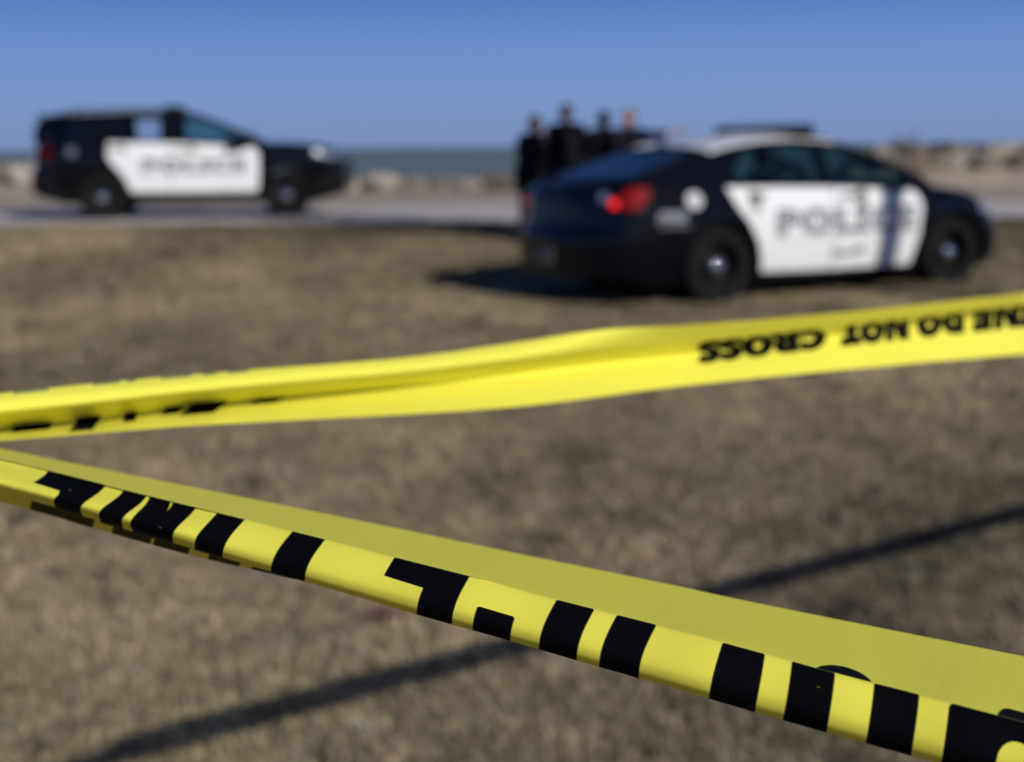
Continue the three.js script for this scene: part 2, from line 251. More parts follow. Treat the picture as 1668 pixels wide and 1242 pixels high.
function dense(pts, max = .05) { const out = []; for (let i = 0; i < pts.length; i++) { const a = pts[i], b = pts[(i + 1) % pts.length], n = Math.max(1, Math.ceil(Math.hypot(b[0] - a[0], b[1] - a[1]) / max)); for (let k = 0; k < n; k++) out.push([lerp(a[0], b[0], k / n), lerp(a[1], b[1], k / n)]); } return out; }
function patch(pts, map, { holes = [], off = .004, thick = .012, sd = 1, uv = null, max = .085 } = {}) {   // a panel laid on a curved surface, with its edge turned in
  const outer = dense(pts), inner = holes.map((h) => dense(h)), sh = new THREE.Shape(outer.map((p) => new THREE.Vector2(...p)));
  for (const h of inner) sh.holes.push(new THREE.Path(h.map((p) => new THREE.Vector2(...p))));
  let g = new TessellateModifier(max, 6).modify(new THREE.ShapeGeometry(sh)); g = g.index ? g.toNonIndexed() : g;
  const put = (u, v, o) => { const e = 1e-3, p = map(u, v), n = map(u + e, v).sub(map(u - e, v)).cross(map(u, v + e).sub(map(u, v - e))).normalize(); p.addScaledVector(n, o); p.z *= sd; return p; };
  const pos = [], uvs = [], tex = uv ?? ((u, v) => [u, v]), p0 = g.attributes.position;
  for (let i = 0; i < p0.count; i++) { const u = p0.getX(i), v = p0.getY(i), p = put(u, v, off); pos.push(p.x, p.y, p.z); uvs.push(...tex(u, v)); }
  for (const loop of [outer, ...inner]) for (let i = 0; i < loop.length; i++) {
    const a = loop[i], b = loop[(i + 1) % loop.length], A = put(...a, off), B = put(...b, off), a2 = put(...a, off - thick), b2 = put(...b, off - thick);
    for (const [p, w] of [[A, a], [a2, a], [B, b], [B, b], [a2, a], [b2, b]]) { pos.push(p.x, p.y, p.z); uvs.push(...tex(...w)); }
  }
  const o = new THREE.BufferGeometry(); o.setAttribute('position', new THREE.Float32BufferAttribute(pos, 3)); o.setAttribute('uv', new THREE.Float32BufferAttribute(uvs, 2)); return toCreasedNormals(o, .7);
}
const wheelGeo = (R, w) => {
  const tw = w / 2, prof = [[R * .62, -tw * .8], [R * .70, -tw], [R * .9, -tw * 1.02], [R * .97, -tw * .86], [R, -tw * .6], [R, -tw * .1], [R * .985, -tw * .09], [R * .985, tw * .09], [R, tw * .1], [R, tw * .6], [R * .97, tw * .86], [R * .9, tw * 1.02], [R * .70, tw], [R * .62, tw * .8]].map(([r, y]) => new THREE.Vector2(r, y));
  const tyre = new THREE.LatheGeometry(prof, 48).rotateX(Math.PI / 2);
  const sh = new THREE.Shape(); sh.absarc(0, 0, R * .63, 0, 6.2832); for (let i = 0; i < 12; i++) { const h = new THREE.Path(); h.absellipse(Math.cos(i * .5236) * R * .45, Math.sin(i * .5236) * R * .45, R * .055, R * .055, 0, 6.2832); sh.holes.push(h); }
  const disc = new THREE.ExtrudeGeometry(sh, { depth: .012, bevelEnabled: true, bevelSize: .004, bevelThickness: .004, bevelSegments: 2, curveSegments: 40 }).translate(0, 0, tw * .35);
  const lip = new THREE.TorusGeometry(R * .635, .011, 8, 48).translate(0, 0, tw * .82), barrel = new THREE.CylinderGeometry(R * .62, R * .62, w * .8, 40, 1, true).rotateX(Math.PI / 2), back = new THREE.CircleGeometry(R * .62, 40).translate(0, 0, -tw * .2);
  const cap = new THREE.LatheGeometry([...[0, .008, .016, .024, .032, .04, .048, .056, .064, .072, .08].map((q) => [q, .05 - q * q / .22]), [.086, .012], [.087, 0]].map(([r, y]) => new THREE.Vector2(r, y)), 32).rotateX(Math.PI / 2).translate(0, 0, tw * .35 + .014);
  const nuts = []; for (let i = 0; i < 5; i++) nuts.push(new THREE.CylinderGeometry(.011, .012, .03, 6).rotateX(Math.PI / 2).translate(Math.cos(i * 1.2566) * .1, Math.sin(i * 1.2566) * .1, tw * .35 + .02));
  return { tyre, rim: merge([disc, lip, barrel, back]), cap, nuts: merge(nuts) };
};
function textOn(W, H, draw) { const c = document.createElement('canvas'); c.width = W; c.height = H; draw(c.getContext('2d')); const t = new THREE.CanvasTexture(c); t.colorSpace = THREE.SRGBColorSpace; t.magFilter = THREE.LinearFilter; t.anisotropy = 8; return t; }

function makeCar(name, label, pos, turn, S) {
  const car = thing(name, label, 'police car', pos, turn);
  const xm = (S.x0 + S.x1) / 2, hl = (S.x1 - S.x0) / 2;
  const W = (x) => { const t = clamp((x - xm) / hl, -1, 1); return S.w * (1 - .05 * t * t) * (1 - Math.abs(t) ** S.p) ** (1 / 2.2); };
  const k = spl(S.k), yt = spl(S.yt), yb = spl(S.yb), belt = spl(S.belt), yr = spl(S.roof), leanR = spl(S.leanR), leanF = spl(S.leanF);
  const lean = (x, y) => sstep(S.x0 + .6, S.x0, x) * leanR(y) - sstep(S.x1 - .8, S.x1, x) * leanF(y);
  const side = (x, y) => V(x + lean(x, y), y, W(x) * k(y));
  // body shell: rings from the underside up the flank and over the hood or deck
  const N = 130, xs = []; for (let i = 0; i <= N; i++) { const u = i / N * 2 - 1, t = Math.sign(u) * (1 - (1 - Math.abs(u)) ** 2); xs.push(xm + t * hl); }
  const ring = (x) => {
    const r = .075, T = yt(x), b = yb(x), out = [], zt = W(x) * k(T - r); out.push(V(x + lean(x, b), b, 0), V(x + lean(x, b), b, W(x) * k(b) * .6));
    for (let j = 0; j <= 16; j++) out.push(side(x, lerp(b, T - r, j / 16)));
    for (let j = 1; j <= 5; j++) { const a = j / 5 * Math.PI / 2; out.push(V(x + lean(x, T), T - r + r * Math.sin(a), Math.max(0, zt - Math.min(r * 1.3, zt) * (1 - Math.cos(a))))); }
    for (let j = 1; j <= 7; j++) { const f = j / 7; out.push(V(x + lean(x, T), T + .028 * (1 - (1 - f) ** 2) * Math.min(1, zt / .5), Math.max(0, (zt - Math.min(r * 1.3, zt)) * (1 - f)))); }
    return out;
  };
  const rows = xs.map(ring), n = rows[0].length, full = (r) => [...r, ...r.slice(1, -1).reverse().map((p) => V(p.x, p.y, -p.z))], R = rows.map(full), m = R[0].length, tri = [];
  const push = (a, b, c) => { if (a.distanceTo(b) > 1e-5 && b.distanceTo(c) > 1e-5 && a.distanceTo(c) > 1e-5) tri.push(a.x, a.y, a.z, b.x, b.y, b.z, c.x, c.y, c.z); };
  for (let i = 0; i < N; i++) for (let j = 0; j < m; j++) { const a = R[i][j], b = R[i + 1][j], c = R[i][(j + 1) % m], d = R[i + 1][(j + 1) % m]; push(a, c, b); push(b, c, d); }
  let bg = new THREE.BufferGeometry(); bg.setAttribute('position', new THREE.Float32BufferAttribute(tri, 3)); bg = mergeVertices(bg, 1e-5); bg.computeVertexNormals(); bg.setAttribute('uv', new THREE.Float32BufferAttribute(new Float32Array(bg.attributes.position.count * 2), 2));
  let body = new Brush(bg, paint); body.updateMatrixWorld(); const ev = new Evaluator(); ev.useGroups = false;
  for (const ax of [0, S.wb]) { const c = new Brush(new THREE.CylinderGeometry(S.arch, S.arch, 2.4, 44).rotateX(Math.PI / 2).translate(ax, S.R * .98, 0), paint); c.updateMatrixWorld(); body = ev.evaluate(body, c, SUBTRACTION); body.updateMatrixWorld(); }
  const shell = part('body', body.geometry, paint, car);
  part('chassis', merge([new RoundedBoxGeometry(S.x1 - S.x0 - .9, .42, 1.22, 3, .05).translate(xm, .45, 0)]), plastic, car);
  for (const sd of [1, -1]) for (const ax of [0, S.wb]) part('arch_trim', moved(new THREE.TorusGeometry(S.arch + .012, .018, 8, 30, Math.PI * 1.02), [ax, S.R * .98, sd * (W(ax) * k(S.R + .25) - .008)], [0, 0, -.03]), S.trim ?? paint, car);
  // greenhouse
  const hx0 = S.roof[0][0], hx1 = S.roof[S.roof.length - 1][0];
  const zb = (x) => W(x) * k(belt(x)) - .025, edge = (x) => belt(x) + Math.max(.004, yr(x) - belt(x)) * S.edge, ze = (x) => zb(x) - (edge(x) - belt(x)) * S.tumble;
  const sideG = (x, y) => V(x, y, zb(x) - (y - belt(x)) * S.tumble), topG = (x, q) => V(x, edge(x) + Math.max(.001, yr(x) - edge(x)) * (1 - Math.abs(q) ** 2.6), q * ze(x));
  const ux = []; for (let i = 0; i <= 40; i++) ux.push(lerp(hx0 + .02, hx1 - .02, i / 40));
  const win = (xb0, xt0, xend, inset = .03) => {                     // glass between the belt and the roof rail
    const p = []; let e = xend; while (edge(e) - inset < belt(e) + .055) e -= .02;
    for (let i = 0; i <= 8; i++) { const x = lerp(xb0, xend > e ? e + .04 : e, i / 8); p.push([x, belt(x) + .03]); }
    for (let i = 0; i <= 10; i++) { const x = lerp(e, xt0, i / 10); p.push([x, Math.max(belt(x) + .05, edge(x) - inset)]); } return p;
  };
  const wins = S.wins.map((w) => win(...w));
  const sideOut = [...ux.map((x) => [x, belt(x) - .02]), ...ux.slice().reverse().map((x) => [x, edge(x)])];
  for (const sd of [1, -1]) {
    part('window_frame', patch(sideOut, sideG, { holes: wins, off: 0, thick: .03, sd }), paint, car);
    wins.forEach((w, i) => part('side_window', patch(w, sideG, { off: -.008, thick: .004, sd }), [tint, glass, clear][S.winMat[i]], car));
  }
  const rect = (x0, x1, q0, q1, nx = 8) => { const p = []; for (let i = 0; i <= nx; i++) p.push([lerp(x0, x1, i / nx), q0]); for (let i = nx; i >= 0; i--) p.push([lerp(x0, x1, i / nx), q1]); return p; };
  part('roof', patch(rect(S.rx[1], S.rx[2], -S.rq, S.rq), topG, { off: .001, thick: .02 }), white, car);
  if (S.rq < 1) for (const q of [[-1, -S.rq], [S.rq, 1]]) part('roof_edge', patch(rect(S.rx[1], S.rx[2], ...q), topG, { off: .001, thick: .02 }), paint, car);
  part('windshield_frame', patch(rect(S.rx[2], hx1 - .02, -1, 1), topG, { holes: [rect(S.rx[2] + .05, hx1 - .06, -.92, .92)], off: 0, thick: .02 }), paint, car);
  part('windshield', patch(rect(S.rx[2] + .05, hx1 - .06, -.92, .92), topG, { off: -.004, thick: .004 }), glass, car);
  part('rear_frame', patch(rect(hx0 + .02, S.rx[1], -1, 1), topG, { holes: [rect(hx0 + .05, S.rx[1] - .04, -.88, .88)], off: 0, thick: .02 }), paint, car);
  part('rear_window', patch(rect(hx0 + .05, S.rx[1] - .04, -.88, .88), topG, { off: -.004, thick: .004 }), tint, car);
  // doors with their lettering
  const duv = (u, v) => [(u + .3) / 3.0, (v - .15) / 1.2], dmat = white.clone(); dmat.map = S.doorTex; dmat.color = C(1, 1, 1);
  for (const sd of [1, -1]) for (const [dn, pts, hx, hy] of S.doors) {
    const door = part(dn, patch(pts, side, { off: .006, thick: .014, sd, uv: sd > 0 ? duv : (u, v) => [1 - duv(u, v)[0] + S.flip, duv(u, v)[1]] }), dmat, car);
    const hp = side(hx, hy), h = new THREE.CapsuleGeometry(.014, .17, 4, 10).rotateZ(Math.PI / 2); part('handle', moved(h, [hp.x, hy, sd * (hp.z + .035)]), paint, door);
  }
  for (const sd of [1, -1]) part('rocker_panel', patch([[.5, yb(1) + .02], [S.wb - .52, yb(1) + .02], [S.wb - .5, S.sill], [.52, S.sill]], side, { off: .005, sd }), plastic, car);
  // lamps: laid on the outline of the body, measured round the corner
  const ol = []; let acc = 0; for (let i = 0; i <= 900; i++) { const t = -Math.cos(i / 900 * Math.PI), x = xm + t * hl, z = W(x); if (i) acc += Math.hypot(x - ol[i - 1].x, z - ol[i - 1].z); ol.push({ x, z, a: acc }); }
  const around = (a, y) => { let lo = 0, hi = 900; while (hi - lo > 1) { const c = (lo + hi) >> 1; ol[c].a < a ? lo = c : hi = c; } const f = clamp((a - ol[lo].a) / (ol[hi].a - ol[lo].a), 0, 1), x = lerp(ol[lo].x, ol[hi].x, f), z = lerp(ol[lo].z, ol[hi].z, f); return V(x + lean(x, y), y, z * k(y)); };
  const fr = (pts) => pts.map(([a, y]) => [acc - a, y]);
  for (const sd of [1, -1]) {
    const tl = part('tail_light', patch(S.tail, around, { off: .012, sd }), S.lamp ?? redLens, car); part('brake_lamp', patch(S.brake, around, { off: .016, sd }), S.lamp ?? lampRed, tl); part('reverse_lamp', patch(S.reverse, around, { off: .016, sd }), clearLens, tl);
    part('headlight', patch(fr(S.head), around, { off: .008, sd }), clearLens, car);
    part('fog_lamp', patch(fr(S.fog), around, { off: .006, sd }), clearLens, car);
    part('reflector', patch(S.refl, around, { off: .006, sd }), redLens, car);
    part('rear_bumper', patch(S.bumperR, around, { off: .022, thick: .026, sd }), S.bumperMat ?? paint, car);
    part('front_bumper', patch(fr(S.bumperF), around, { off: .022, thick: .026, sd }), S.bumperMat ?? paint, car);
    part('grille', patch(fr(S.grille), around, { off: .010, sd }), plastic, car);
    const mp = side(S.mir[0], S.mir[1]), mg = part('mirror', merge([new RoundedBoxGeometry(.13, .16, .24, 4, .05).translate(S.mir[0], S.mir[1] + .04, sd * (mp.z + .15)), new RoundedBoxGeometry(.07, .05, .14, 2, .02).translate(S.mir[0] + .02, S.mir[1] - .02, sd * (mp.z + .03))]), paint, car);
    part('mirror_glass', new RoundedBoxGeometry(.006, .12, .19, 2, .003).translate(S.mir[0] - .067, S.mir[1] + .04, sd * (mp.z + .15)), chrome, mg);
  }
  part('license_plate', new RoundedBoxGeometry(.012, .15, .30, 2, .005).rotateZ(-.12).translate(S.plate[0], S.plate[1], 0), plateMat, car);
  for (const [fx, fy, fs] of S.marks) S.markDraw(car, side, fx, fy, fs);
  // wheels
  const wg = wheelGeo(S.R, .245);
  for (const ax of [0, S.wb]) for (const sd of [1, -1]) {
    const w = new THREE.Group(); w.name = 'wheel'; w.position.set(ax, S.R - .012, sd * (S.w * .985 - .15)); if (sd < 0) w.rotation.y = Math.PI; w.rotation.z = 0; car.add(w);
    part('tyre', wg.tyre, rubber, w); part('rim', wg.rim, steel, w); part('hub_cap', wg.cap, chrome, w); part('wheel_nut', wg.nuts, chrome, w);
  }
  // seats and dashboard seen through the glass
  for (const [sx, sz] of S.seats) { const st = part('seat', merge([new RoundedBoxGeometry(.16, .62, .5, 4, .06).rotateZ(.18).translate(sx, S.seatY, sz), new RoundedBoxGeometry(.10, .18, .27, 4, .045).rotateZ(.1).translate(sx - .07, S.seatY + .42, sz)]), cloth, car); }
  part('dashboard', new RoundedBoxGeometry(.4, .14, 1.4, 4, .05).translate(hx1 - .42, belt(hx1 - .4) + .0, 0), plastic, car);
  const sw = part('steering_wheel', moved(new THREE.TorusGeometry(.18, .016, 8, 30), [hx1 - .68, belt(hx1 - .6) + .02, -.38], [0, Math.PI / 2, 0]), plastic, car);
  // roof equipment
  const top = (x) => yr(x);
  const lb = part('light_bar', merge([new RoundedBoxGeometry(.27, .035, 1.22, 4, .015).translate(S.bar, top(S.bar) + S.barUp, 0), new THREE.BoxGeometry(.2, .11, .12).translate(S.bar, top(S.bar) + S.barUp - .05, .54), new THREE.BoxGeometry(.2, .11, .12).translate(S.bar, top(S.bar) + S.barUp - .05, -.54)]), plastic, car);
  for (let i = 0; i < 6; i++) part('lens', new RoundedBoxGeometry(.25, .045, .185, 3, .018).translate(S.bar, top(S.bar) + S.barUp + .036, -.5 + i * .2), darkLens, lb);
  part('antenna', merge([new THREE.CylinderGeometry(.03, .04, .05, 16).translate(S.ant, top(S.ant) + .02, 0), new THREE.CylinderGeometry(.004, .006, .16, 8).translate(S.ant, top(S.ant) + .12, 0)]), plastic, car);
  part('spotlight', merge([new THREE.CylinderGeometry(.055, .075, .12, 20).rotateZ(-Math.PI / 2).translate(S.mir[0] + .12, S.mir[1] + .12, -(side(S.mir[0], S.mir[1]).z + .06)), new THREE.CylinderGeometry(.012, .012, .14, 8).rotateX(.9).translate(S.mir[0] + .1, S.mir[1] + .06, -(side(S.mir[0], S.mir[1]).z))]), plastic, car);
  if (S.extra) S.extra(car, { lean, yt, side, belt, edge, topG, sideG, yr, W, k });
  return car;
}
const ink = '#1b2029';
function doorCanvas(o) {
  return textOn(1500, 600, (g) => {                                   // 500 px per metre, x from -.3 m, y from 1.35 m down
    g.fillStyle = '#e7e9ec'; g.fillRect(0, 0, 1500, 600); const X = (x) => (x + .3) * 500, Y = (y) => (1.35 - y) * 500;
    g.fillStyle = ink; g.font = 'bold 100px sans-serif'; g.textBaseline = 'alphabetic';
    const [x0, x1, y0, y1] = o.word, w = g.measureText('POLICE').width, sx = (X(x1) - X(x0)) / w, sy = (y1 - y0) * 500 / 73;
    g.save(); g.translate(X(x0), Y(y0)); g.scale(sx, sy); g.fillStyle = '#b9bfc8'; g.fillText('POLICE', 0, 0); g.strokeStyle = '#2b303a'; g.lineWidth = 7; g.lineJoin = 'round'; g.strokeText('POLICE', 0, 0); g.restore();
    g.strokeStyle = '#aeb4bd'; g.lineWidth = 5; g.strokeRect(X(x0), Y(y0 - .05), X(x1) - X(x0), 2);
    for (const [x, y, r] of o.badges) {                               // small shield badges
      g.fillStyle = '#4a4a46'; g.beginPath(); g.moveTo(X(x - r), Y(y + r)); g.lineTo(X(x), Y(y + r * 1.3)); g.lineTo(X(x + r), Y(y + r)); g.quadraticCurveTo(X(x + r), Y(y - r * .6), X(x), Y(y - r * 1.4)); g.quadraticCurveTo(X(x - r), Y(y - r * .6), X(x - r), Y(y + r)); g.fill();
      g.strokeStyle = '#b9a15a'; g.lineWidth = 3; g.stroke(); g.fillStyle = '#c9c3ae'; g.beginPath(); g.arc(X(x), Y(y), r * 220, 0, 7); g.fill();
    }
    if (o.script) { const [x, y] = o.script; g.strokeStyle = ink; g.lineWidth = 15; g.lineCap = 'round'; g.beginPath(); for (let i = 0; i <= 60; i++) { const u = i / 60; g.lineTo(X(x) + u * 190, Y(y) - 22 * Math.abs(Math.sin(u * 17)) * (.6 + .4 * Math.cos(u * 7)) - u * 12); } g.stroke(); }
  });
}
// strokes of the unit marking and the round emblem on the rear fender, too soft in the photograph to read
const emblemMat = std({ color: C(.55, .56, .58), roughness: .4 });
const markMat = std({ color: C(.17, .18, .21), roughness: .5 });
const dimMat = std({ color: C(.10, .12, .15), roughness: .4 });
function drawMarks(car, side, x, y, s) {
  if (s === 'emblem' || s === 'dim') { const p = []; for (let i = 0; i < 20; i++) p.push([x + .085 * Math.cos(i * .314), y + .075 * Math.sin(i * .314)]); part('emblem', patch(p, side, { off: .004, thick: .004 }), s === 'dim' ? dimMat : emblemMat, car); return; }
  for (let i = 0; i < 4; i++) { const a = x + i * .085; part('marking', patch([[a, y], [a + .035, y], [a + .065, y + .10], [x + .03, y + .10]], side, { off: .004, thick: .004 }), markMat, car); }
  part('marking', patch([[x + .02, y - .035], [x + .34, y - .035], [x + .345, y - .02], [x + .025, y - .02]], side, { off: .004, thick: .004 }), markMat, car);
}
// the sedan, parked on the grass, seen from behind and to its right
const sedanRear = gp(1170, 498, 0), sedanFront = gp(1541, 469, 0);
{
  const fr = sedanFront.clone().sub(sedanRear), th = Math.atan2(-fr.z, fr.x); console.log('sedan wheelbase seen', fr.length().toFixed(3), 'heading', (th * 180 / Math.PI).toFixed(1), sedanRear.toArray().map((v) => v.toFixed(2)).join(' '));
  const zw = .88, pos = sedanRear.clone().add(V(-Math.sin(th) * zw, 0, -Math.cos(th) * zw)); pos.y = -.01;
  makeCar('police_sedan', 'black and white police sedan parked on the grass, seen from behind', pos, th, {
    x0: -1.25, x1: 3.79, w: .955, p: 14, wb: 2.868, R: .365, arch: .405, sill: .27, tumble: .52, edge: .84, rq: 1, trim: paint,
    k: [[.15, .86], [.25, .93], [.4, .975], [.6, 1], [.78, 1], [.92, .975], [1.02, .945], [1.12, .90]],
    yb: [[-1.25, .30], [-.7, .22], [.5, .19], [2.4, .19], [3.3, .2], [3.86, .24]],
    yt: [[-1.25, 1.075], [-1.0, 1.115], [-.6, 1.115], [.2, 1.095], [1.3, 1.06], [2.4, 1.03], [2.75, 1.0], [3.2, .93], [3.55, .84], [3.86, .72]],
    belt: [[-.9, 1.105], [.1, 1.085], [1.3, 1.045], [2.6, 1.0]],
    roof: [[-.9, 1.115], [-.5, 1.235], [-.1, 1.37], [.3, 1.475], [.7, 1.53], [1.05, 1.545], [1.45, 1.515], [1.75, 1.42], [2.15, 1.25], [2.5, 1.075], [2.62, 1.01]], rx: [0, .0, 1.5],
    leanR: [[.2, .06], [.32, 0], [.62, 0], [.72, .045], [.9, .06], [1.0, .07], [1.12, .16]], leanF: [[.2, .05], [.35, 0], [.6, .02], [.72, .10], [.9, .3], [1.0, .4]],
    wins: [[.10, .46, 1.20], [1.33, 1.33, 2.42]], winMat: [1, 1], flip: 0,
    doorTex: doorCanvas({ word: [.56, 2.32, .62, .84], badges: [[.36, .92, .075], [1.62, .91, .075]], script: [1.28, .40] }),
    doors: [['rear_door', [[.06, 1.055], [.16, .88], [.30, .72], [.40, .55], [.46, .29], [1.275, .275], [1.275, 1.03], [.7, 1.045]], .38, .98], ['front_door', [[1.285, .275], [2.29, .275], [2.36, .55], [2.40, .85], [2.34, .955], [2.24, .985], [2.0, 1.0], [1.285, 1.03]], 1.45, .95]],
    tail: [[.86, .88], [1.02, .88], [1.10, .94], [1.17, 1.04], [1.12, 1.07], [.93, 1.06], [.84, .98]], brake: [[.755, .90], [.83, .90], [.83, .965], [.755, .965]], reverse: [[.64, .95], [.74, .94], [.74, 1.02], [.65, 1.02]],
    head: [[.55, .66], [.95, .70], [1.2, .78], [1.15, .84], [.85, .80], [.55, .74]], fog: [[.65, .38], [.8, .38], [.8, .46], [.65, .46]], refl: [[.40, .49], [.54, .49], [.54, .53], [.40, .53]],
    bumperR: [[0, .30], [1.15, .30], [1.2, .42], [1.2, .64], [0, .66]], bumperF: [[0, .27], [1.15, .27], [1.2, .40], [1.15, .58], [0, .58]], grille: [[0, .59], [.5, .59], [.5, .70], [0, .71]],
    mir: [2.12, 1.03], plate: [-1.29, .46], marks: [[-.30, .95, 'emblem'], [-.70, .76, 'unit']], markDraw: drawMarks,
    seats: [[.98, .38], [.98, -.38], [.2, .38], [.2, -.38]], seatY: .88, bar: 1.2, barUp: .012, ant: .0,
    extra: (car, f) => {
      part('trunk_lid', patch([[-1.14, -.6], [-.93, -.6], [-.93, .6], [-1.14, .6]], (x, z) => V(x + f.lean(x, f.yt(x)), f.yt(x) + .026 - .016 * (z / .65) ** 2, z), { off: .006, thick: .01 }), paint, car);
    },
  });
}
// the SUV on the road
{
  const a = gp(168, 362, ROAD), th = 7 * Math.PI / 180, pos = a.clone().add(V(-Math.sin(th) * .96, 0, -Math.cos(th) * .96)); pos.y = ROAD + .03; console.log('suv', pos.toArray().map((v) => v.toFixed(2)).join(' '));
  makeCar('police_suv', 'black and white police SUV parked side-on on the road', pos, th, {
    x0: -1.16, x1: 3.82, w: .985, p: 16, wb: 2.865, R: .375, arch: .425, sill: .40, tumble: .32, edge: .93, rq: .62, lamp: redDark, trim: plastic, bumperMat: plastic,
    k: [[.2, .90], [.35, .96], [.5, .985], [.75, 1], [.95, 1], [1.1, .985], [1.25, .955]],
    yb: [[-1.16, .42], [-.7, .30], [.5, .25], [2.4, .25], [3.3, .27], [3.82, .36]],
    yt: [[-1.16, 1.20], [-.9, 1.22], [.5, 1.21], [2.2, 1.19], [2.6, 1.175], [3.2, 1.15], [3.55, 1.115], [3.82, 1.04]],
    belt: [[-1.1, 1.215], [1, 1.20], [2.6, 1.155]],
    roof: [[-1.04, 1.23], [-.985, 1.42], [-.92, 1.56], [-.78, 1.635], [-.2, 1.665], [.5, 1.68], [1.1, 1.675], [1.5, 1.63], [1.85, 1.50], [2.2, 1.33], [2.5, 1.185], [2.58, 1.14]], rx: [0, -.72, 1.38],
    leanR: [[.3, .06], [.45, 0], [.7, 0], [.85, .05], [1.1, .08], [1.25, .12]], leanF: [[.3, .06], [.45, 0], [.8, .0], [.95, .03], [1.05, .08], [1.2, .14]],
    wins: [[-.86, -.74, -.12, .045], [.36, .36, .93, .05], [1.16, 1.16, 2.42, .045]], winMat: [0, 2, 1], flip: 0,
    doorTex: doorCanvas({ word: [.62, 2.26, .74, .94], badges: [[.36, 1.10, .05], [1.42, 1.07, .06]] }),
    doors: [['rear_door', [[.13, 1.20], [.12, .98], [.18, .88], [.32, .72], [.42, .55], [.46, .43], [1.06, .42], [1.06, 1.185], [.5, 1.19]], .22, 1.12], ['front_door', [[1.07, .42], [2.42, .42], [2.45, .75], [2.45, 1.02], [2.38, 1.10], [2.28, 1.11], [2.12, 1.02], [1.98, 1.14], [1.07, 1.185]], 1.25, 1.10]],
    tail: [[.62, .92], [1.02, .92], [1.14, 1.0], [1.08, 1.16], [.68, 1.16]], brake: [[.74, .97], [.84, .97], [.84, 1.06], [.74, 1.06]], reverse: [[.66, .94], [.72, .94], [.72, 1.12], [.68, 1.12]],
    head: [[.55, .90], [.95, .92], [1.22, .98], [1.18, 1.06], [.9, 1.03], [.55, 1.01]], fog: [[.62, .46], [.78, .46], [.78, .55], [.62, .55]], refl: [[.55, .58], [.72, .58], [.72, .62], [.55, .62]],
    bumperR: [[0, .43], [1.1, .43], [1.2, .52], [1.15, .70], [0, .72]], bumperF: [[0, .38], [1.15, .38], [1.2, .5], [1.15, .66], [0, .66]], grille: [[0, .68], [.52, .68], [.52, .93], [0, .94]],
    mir: [2.10, 1.17], plate: [-1.13, .98], marks: [[-.42, 1.06, 'dim']], markDraw: drawMarks,
    seats: [[1.05, .4], [1.05, -.4], [-.05, .4], [-.05, -.4]], seatY: 1.0, bar: 1.1, barUp: .045, ant: -.45,
    extra: (car, f) => {
      for (const sd of [1, -1]) { const pts = []; for (let i = 0; i <= 8; i++) { const x = lerp(-.62, 1.0, i / 8), p = f.topG(x, .93); pts.push(V(x, p.y + (i % 8 ? .055 : .02), sd * p.z)); } part('roof_rail', new THREE.TubeGeometry(new THREE.CatmullRomCurve3(pts), 24, .016, 8), plastic, car); }
      part('spoiler', patch([[-1.0, -.8], [-.72, -.8], [-.72, .8], [-1.0, .8]], (x, q) => V(x, 1.63 + .02 * (x + .72) - .03 * q * q, q * .72), { off: .008, thick: .03 }), paint, car);
      part('push_bumper', merge([-.3, .3].map((z) => new RoundedBoxGeometry(.06, .48, .05, 3, .015).translate(3.90, .68, z)).concat([new RoundedBoxGeometry(.05, .05, .9, 3, .015).translate(3.91, .86, 0), new RoundedBoxGeometry(.05, .05, .75, 3, .015).translate(3.91, .58, 0)])), plastic, car);
    },
  });
}

// ------------------------------------------------------------------ the people standing beyond the sedan
function blob(bones, cell, kk = .03, pad = .04) {                    // one smooth skin round tapered bones
  const box = new THREE.Box3(); for (const [a, b, ra, rb] of bones) { const r = Math.max(ra, rb ?? ra) + pad; for (const p of [a, b]) { box.expandByPoint(p.clone().addScalar(r)); box.expandByPoint(p.clone().addScalar(-r)); } }
  const c = box.getCenter(V(0, 0, 0)), s = box.getSize(V(0, 0, 0)), half = Math.max(s.x, s.y, s.z) / 2, res = Math.min(120, Math.ceil(2 * half / cell) + 4), H = half * 1.06;
  const mc = new MarchingCubes(res, new THREE.MeshStandardMaterial(), false, false, 90000); mc.isolation = 0; const f = mc.field, hs = res / 2, p = V(0, 0, 0);
  const B = bones.map(([a, b, ra, rb]) => ({ a, d: b.clone().sub(a), l2: Math.max(1e-9, b.distanceToSquared(a)), ra, rb: rb ?? ra }));
  for (let z = 0; z < res; z++) for (let y = 0; y < res; y++) for (let x = 0; x < res; x++) {
    p.set(c.x + (x - hs) / hs * H, c.y + (y - hs) / hs * H, c.z + (z - hs) / hs * H); let e = 1e9;
    if (box.containsPoint(p)) for (const q of B) { const px = p.x - q.a.x, py = p.y - q.a.y, pz = p.z - q.a.z, t = clamp((px * q.d.x + py * q.d.y + pz * q.d.z) / q.l2, 0, 1), dx = px - q.d.x * t, dy = py - q.d.y * t, dz = pz - q.d.z * t, dd = Math.sqrt(dx * dx + dy * dy + dz * dz) - lerp(q.ra, q.rb, t); if (dd > e + kk) continue; const h = clamp(.5 + .5 * (e - dd) / kk, 0, 1); e = e > 1e8 ? dd : lerp(e, dd, h) - kk * h * (1 - h); }
    f[z * res * res + y * res + x] = -Math.min(e, 1);
  }
  mc.update(); const n = mc.count, g = new THREE.BufferGeometry(); const P = mc.positionArray.slice(0, n * 3); for (let i = 0; i < n; i++) { P[i * 3] = c.x + P[i * 3] * H; P[i * 3 + 1] = c.y + P[i * 3 + 1] * H; P[i * 3 + 2] = c.z + P[i * 3 + 2] * H; }
  g.setAttribute('position', new THREE.BufferAttribute(P, 3)); const w = mergeVertices(g, 1e-5); w.computeVertexNormals(); return w;
}
